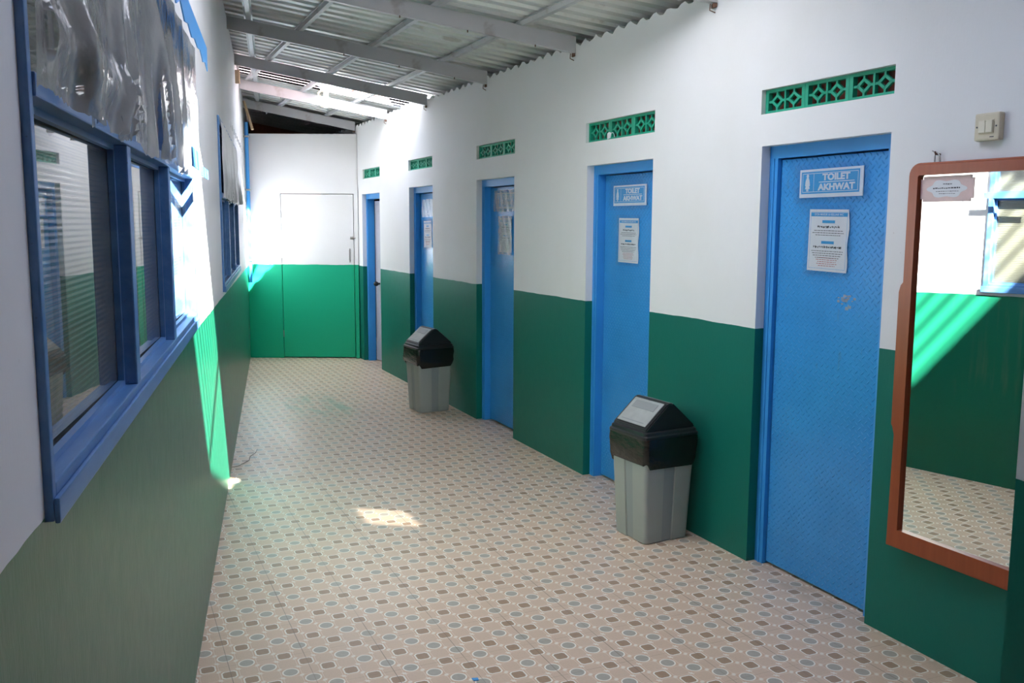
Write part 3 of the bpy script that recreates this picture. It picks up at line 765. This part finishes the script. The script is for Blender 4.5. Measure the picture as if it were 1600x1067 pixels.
# bulb hanging under the roof near the bright gap
t = thing('light_bulb', T((-1.838, 9.30, roofz(-1.838, 9.30))), 'white light bulb hanging from the roof below the bright gap', 'light bulb')
zt = roofz(-1.838, 9.30)
bm = B(); tube(bm, [(0, 0, 0.03), (0, 0, -0.02)], 0.004, 6); lathe(bm, [(0.006, -0.015), (0.024, -0.02), (0.026, -0.055), (0.018, -0.062)]); obj('lamp_holder', bm, M_cream, t, smooth=True)
bz = 2.715 - zt
bm = B(); lathe(bm, [(0.015, -0.058), (0.022, -0.066), (0.026, -0.075), (0.027, bz + 0.075), (0.034, bz + 0.058), (0.037, bz + 0.037), (0.032, bz + 0.016), (0.018, bz + 0.004), (0.004, bz)]); obj('bulb', bm, M_bulb, t, smooth=True)
bm = B(); tube(bm, [(-0.01, 0, -0.02), (-0.045, 0, -0.015), (-0.075, 0, -0.04), (-0.070, 0, -0.075), (-0.05, 0, -0.07)], 0.009, 8); obj('wire', bm, M_tan, t, smooth=True)

# timber offcuts wedged under the roof at the left
bm = B(); tube(bm, [(-3.00, 10.55, 2.93), (-2.885, 10.45, 2.612)], 0.016, 6); tag(obj('timber_stick', bm, M_tan), 'thin pale timber stick leaning under the roof above the partition', 'stick')
bm = B(); box(bm, lwx(8.75) + 0.004, lwx(8.75) + 0.045, 8.72, 8.76, 2.86, 2.98, 0.004); tag(obj('timber_block', bm, M_tan), 'short tan timber block at the top of the left wall under the beams', 'timber')

# ------------------------------------------------------------------ pillar near the camera on the right
bm = B(); box(bm, 0, 0.32, -0.32, 0, 0, 2.66)
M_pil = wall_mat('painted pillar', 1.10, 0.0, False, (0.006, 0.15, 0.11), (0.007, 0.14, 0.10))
tag(obj('wall_pillar', bm, M_pil, mw=T((1.001, 1.785, 0)) @ Matrix.Rotation(math.atan2(UR.y, UR.x) - math.pi / 2, 4, 'Z')), kind='structure')

# ------------------------------------------------------------------ mirror, hook, switch
MS0, MS1, MZ0, MZ1 = 1.950, 2.535, 0.386, 1.820
MTILT = math.radians(2.8)
t = thing('wall_mirror', RF @ T((MS1, 0.033, MZ0)) @ Matrix.Rotation(MTILT, 4, 'Z'), 'tall mirror in a red-brown wooden frame hanging on the right wall', 'mirror')
w, h = MS1 - MS0, MZ1 - MZ0; fr = 0.044
def ring(bm, out, inn, y0, y1):
    n = len(out); A = [[bm.verts.new((x, y, z)) for x, z in pts] for pts, y in ((out, y0), (out, y1), (inn, y1), (inn, y0))]
    for a, b in zip(A, A[1:] + A[:1]):
        for i in range(n): bm.faces.new((a[i], a[(i + 1) % n], b[(i + 1) % n], b[i]))
def arc(cx, cz, r, a0, a1, n=6): return [(cx + r * math.cos(math.radians(a0 + (a1 - a0) * k / n)), cz + r * math.sin(math.radians(a0 + (a1 - a0) * k / n))) for k in range(n + 1)]
bu = 0.010
# local x = 0 at the far (photo-left) stile, negative towards the camera
out = arc(-0.045, h - 0.045, 0.045, 0, 90) + arc(-w + 0.045, h - 0.045, 0.045, 90, 180)
side = [(-w, h * 0.70), (-w - bu, h * 0.675), (-w - bu, h * 0.32), (-w, h * 0.30), (-w - bu, 0.0), (bu * 0.9, 0.0), (bu * 0.2, h * 0.30), (bu, h * 0.32), (bu, h * 0.675), (0, h * 0.70)]
out = out + side
ix0, ix1, iz0, iz1 = -w + fr, -fr, fr + 0.028, h - fr
inn = arc(ix1 - 0.008, iz1 - 0.008, 0.008, 0, 90) + arc(ix0 + 0.008, iz1 - 0.008, 0.008, 90, 180)
inn = inn + [(ix0, h * 0.70), (ix0, h * 0.675), (ix0, h * 0.32), (ix0, h * 0.30), (ix0, iz0), (ix1, iz0), (ix1, h * 0.30), (ix1, h * 0.32), (ix1, h * 0.675), (ix1, h * 0.70)]
bm = B(); ring(bm, out, inn, 0.0, 0.030)
bmesh.ops.bevel(bm, geom=[e for e in bm.edges if all(v.co.y > 0.029 for v in e.verts) and all(tuple(round(q, 4) for q in (v.co.x, v.co.z)) in {tuple(round(q, 4) for q in p) for p in out} for v in e.verts)], offset=0.008, segments=3, affect='EDGES')
obj('mirror_frame', bm, M_wood, t, smooth=True)
bm = B(); box(bm, ix0 - 0.004, ix1 + 0.004, 0.010, 0.015, iz0 - 0.004, iz1 + 0.004); obj('mirror_glass', bm, M_mirror, t)
# sticker in the mirror's top corner
t2 = thing('mirror_sticker', t.matrix_world @ T((ix1 - 0.112, 0.0155, iz1 - 0.050)) @ Matrix(((-1, 0, 0, 0), (0, 0, 1, 0), (0, 1, 0, 0), (0, 0, 0, 1))), 'small pale pink and grey sticker in the top left corner of the mirror', 'sticker')
bm = B(); rect(bm, 0, 0, 0.215, 0.090, 0.0, 0.0012); bmesh.ops.bevel(bm, geom=[e for e in bm.edges if abs(e.verts[0].co.z - e.verts[1].co.z) > 0.001], offset=0.010, segments=4, affect='EDGES'); obj('sticker_sheet', bm, M_pink, t2)
bm = B(); pts = [(0.075 * math.cos(a) * (1 + 0.10 * math.cos(6 * a)), 0.030 * math.sin(a) * (1 + 0.12 * math.cos(6 * a))) for a in (2 * math.pi * k / 48 for k in range(48))]
a_ = [bm.verts.new((x, y, 0.0013)) for x, y in pts]; b_ = [bm.verts.new((x, y, 0.0017)) for x, y in pts]; bm.faces.new(a_); bm.faces.new(b_[::-1])
for i in range(48): bm.faces.new((a_[i], b_[i], b_[(i + 1) % 48], a_[(i + 1) % 48]))
obj('sticker_cloud', bm, M_pale, t2)
bm = B(); rnd = random.Random(2)
for cy, L, hh in ((0.016, 0.03, 0.004), (0.002, 0.11, 0.0045), (-0.009, 0.085, 0.002), (-0.017, 0.06, 0.002)):
    x = -L / 2
    while x < L / 2: ww = rnd.uniform(0.004, 0.010); rect(bm, x + ww / 2, cy + rnd.uniform(-1, 1) * hh * 0.15, ww, hh * rnd.uniform(0.6, 1.1), 0.0018, 0.0020); x += ww + 0.002
obj('sticker_print', bm, M_ink, t2)
# hanging hook above the frame
t3 = thing('wall_hook', RF @ T((2.452, 0.0, 1.835)), 'small bent metal hook with wire holding the mirror frame to the wall', 'hook')
bm = B(); tube(bm, [(0, 0, 0.015), (0, 0.022, 0.015), (0, 0.026, 0.024)], 0.0035, 8); obj('nail', bm, M_rust, t3)
bm = B(); tube(bm, [(-0.012, 0.012, -0.012), (-0.010, 0.014, 0.010), (0.0, 0.016, 0.022), (0.010, 0.014, 0.010), (0.012, 0.012, -0.012)], 0.0022, 6); tube(bm, [(0.004, 0.016, 0.02), (0.018, 0.02, 0.028)], 0.002, 6); obj('wire', bm, M_steel, t3)

t = thing('light_switch', RF @ T((2.247, 0.0, 1.927)), 'cream double light switch on the white wall above the mirror', 'light switch')
bm = B(); box(bm, -0.048, 0.048, 0.0, 0.026, -0.046, 0.046, 0.007); obj('switch_box', bm, M_cream, t)
bm = B(); box(bm, -0.029, 0.029, 0.0262, 0.0285, -0.023, 0.023, 0.001); obj('switch_surround', bm, M_cream, t)
for sx in (-1, 1):
    bm = B(); box(bm, 0.001 if sx > 0 else -0.026, 0.026 if sx > 0 else -0.001, 0.0286, 0.0335, -0.020, 0.020, 0.0015)
    obj('switch_rocker', bm, M_key, t)
for sx in (-1, 1):
    bm = B(); tube(bm, [(sx * 0.037, 0.0255, 0.0), (sx * 0.037, 0.0275, 0.0)], 0.003, 8); obj('screw', bm, M_ink, t)
bm = B(); box(bm, -0.030, -0.014, 0.0262, 0.0266, -0.036, -0.033); obj('maker_mark', bm, M_ink, t)

# ------------------------------------------------------------------ swing-top bins
def rrect(hx, hy, r, z, n=4, dent=0.0):
    pts = []
    for cx, cy, a0 in ((hx - r, hy - r, 0), (-hx + r, hy - r, 90), (-hx + r, -hy + r, 180), (hx - r, -hy + r, 270)):
        for k in range(n + 1):
            a = math.radians(a0 + 90 * k / n); pts.append(Vector((cx + r * math.cos(a), cy + r * math.sin(a), z)))
    return pts
def ribbed(hx, hy, r, z, d=0.006):
    """bin outline with a shallow vertical channel in the middle of each side"""
    base = rrect(hx, hy, r, z, 3); out = []
    n = len(base)
    for i in range(n):
        p, q = base[i], base[(i + 1) % n]; out.append(p)
        if (i + 1) % 4 == 0:      # straight side
            t_ = (q - p).normalized(); nn = Vector((-t_.y, t_.x, 0))   # inward for ccw outline
            L = (q - p).length; m = (p + q) / 2; c = L * 0.13
            out += [m - t_ * (c + 0.004), m - t_ * c + nn * d, m + t_ * c + nn * d, m + t_ * (c + 0.004)]
    return out
def make_bin():
    t = thing('swing_top_bin', Matrix.Identity(4))
    bm = B(); bx, by, tx, ty, H = 0.135, 0.130, 0.160, 0.150, 0.535
    def at(z): k = z / H; return bx + (tx - bx) * k, by + (ty - by) * k
    rings = [ribbed(bx - 0.006, by - 0.006, 0.02, 0.0), ribbed(bx, by, 0.022, 0.006)]
    for z in (0.15, 0.30, 0.42, H): hx, hy = at(z); rings.append(ribbed(hx, hy, 0.024, z))
    loft(bm, rings)
    bm.faces.ensure_lookup_table(); nr_ = len(rings[0])
    for k in range(nr_ * (len(rings) - 1)):
        if (k % nr_) % 8 == 5: bm.faces[k].material_index = 1
    obj('bin_body', bm, [M_binbody, M_bingroove2], t, smooth=True)
    # liner skirt, hem uneven
    bm = B(); rnd = random.Random(4); N = 72; ringsL = []
    for j, (z, e) in enumerate(((0.545, 0.010), (0.505, 0.012), (0.47, 0.011), (0.44, 0.010), (0.405, 0.006), (0.400, 0.0015))):
        hx, hy = at(z); base = rrect(hx + e, hy + e, 0.028, z, 17)
        for i, p in enumerate(base):
            a = i / len(base) * 2 * math.pi
            k = 1 + (0.010 * math.sin(a * 7 + j * 1.3) + 0.006 * math.sin(a * 19 + j * 2.1)) * (1 if 0 < j < 4 else 0.3)
            if j >= 3: p.z += 0.014 * math.sin(a * 2 + 0.6) + 0.006 * math.sin(a * 5)
            p.x *= k if abs(k) > 0.998 else 0.998; p.y *= k if abs(k) > 0.998 else 0.998
        ringsL.append(base)
    loft(bm, ringsL, cap=False)
    obj('bin_liner', bm, M_bag, t, smooth=True)
    # lid: rim + gabled hood. ridge runs along y; the two slopes face +x/-x
    bm = B(); hx, hy = 0.173, 0.160
    loft(bm, [rrect(hx - 0.004, hy - 0.004, 0.024, 0.538), rrect(hx, hy, 0.026, 0.544), rrect(hx, hy, 0.026, 0.556), rrect(hx - 0.008, hy - 0.008, 0.022, 0.562), rrect(hx - 0.010, hy - 0.010, 0.02, 0.575), rrect(hx - 0.018, hy - 0.018, 0.018, 0.580)])
    obj('lid_rim', bm, M_binlid, t, smooth=True)
    bm = B(); x, y, zr, z0 = hx - 0.020, hy - 0.020, 0.712, 0.577
    rw = 0.014
    A = [(-x, z0), (-x, z0 + 0.012), (-rw, zr), (rw, zr), (x, z0 + 0.012), (x, z0)]
    prism(bm, A, -y, y)
    es = [e for e in bm.edges]
    bmesh.ops.bevel(bm, geom=es, offset=0.006, segments=2, affect='EDGES')
    obj('lid_hood', bm, M_binlid, t, smooth=True)
    for sx in (-1, 1):
        # swing flap lying in the slope
        fl = B(); L = math.hypot(x - rw, zr - z0 - 0.012); ang = math.atan2(zr - z0 - 0.012, x - rw)
        box(fl, 0.016, L - 0.012, -y + 0.022, y - 0.022, 0.0015, 0.006, 0.003)
        M = T((sx * x, 0, z0 + 0.012)) @ (Matrix.Rotation(math.pi, 4, 'Z') if sx > 0 else Matrix.Identity(4)) @ Matrix.Rotation(-ang, 4, 'Y')
        f = obj('swing_flap', fl, M_flap, t, M)
        fl = B(); x0_, x1_, yy = L * 0.60, L - 0.028, y - 0.05
        box(fl, x0_, x1_, -yy, yy, 0.0062, 0.0078, 0.0015); box(fl, 0.03, 0.035, -yy, yy, 0.0062, 0.0072)
        obj('finger_recess', fl, M_bingroove, f)
    return t
def copy_tree(o, parent=None):
    c = o.copy(); COL.objects.link(c)
    if parent is not None: c.parent = parent
    for ch in list(o.children): copy_tree(ch, c)
    return c
bin1 = make_bin()
bin2 = copy_tree(bin1)
A_ = math.atan2(0.141, 0.256)    # direction of the gable end
# local x axis (front/back slopes) runs along gable direction
for o, c, lab in ((bin1, (0.7265, 4.6425), 'grey swing-top bin with a smooth black liner, nearer one, by the second door'), (bin2, (-0.715, 7.845), 'grey swing-top bin with crumpled black liner, farther one, by the fourth door')):
    o.matrix_world = T((c[0], c[1], 0.0)) @ Matrix.Rotation(A_, 4, 'Z'); tag(o, lab, 'trash bin', 'swing-top bins along the right wall')
# the far liner is bunched up: its own mesh
lf = [c for c in bin2.children if c.name.startswith('bin_liner')][0]
lf.data = lf.data.copy(); rnd = random.Random(9)
for v in lf.data.vertices:
    a = math.atan2(v.co.y, v.co.x); k = 0.0 if v.co.z > 0.54 else 1.0
    s = 1 + k * (0.05 * max(0, math.sin(a * 3 + v.co.z * 30)) + 0.03 * max(0, math.sin(a * 8 - v.co.z * 55)))
    v.co.x *= s; v.co.y *= s; v.co.z += 0.015 * k * math.sin(a * 2 + 2)

# ------------------------------------------------------------------ small litter
bm = B(); tube(bm, [(0, 0, 0.004), (0.02, -0.12, 0.006), (0.01, -0.22, 0.005), (0.035, -0.34, 0.007), (0.0, -0.47, 0.004), (-0.05, -0.52, 0.004)], [0.001, 0.0015, 0.002, 0.002, 0.0015, 0.001], 6)
tube(bm, [(0.02, -0.12, 0.006), (-0.03, -0.05, 0.01), (-0.05, 0.02, 0.006)], 0.001, 5)
tag(obj('twig', bm, M_twig, mw=T((-1.80, 6.40, 0)), smooth=True), 'thin crooked dry twig on the tiles near the left wall', 'twig')
bm = B(); prism(bm, [(-0.012, -0.006), (0.010, -0.010), (0.014, 0.006), (-0.004, 0.010)], 0.0, 0.003)
tag(obj('plastic_scrap', bm, M_masking, mw=T((-0.125, 3.084, 0.0006)) @ Matrix.Rotation(math.pi / 2, 4, 'X')), 'tiny blue plastic scrap on the tiles at the bottom edge', 'litter')
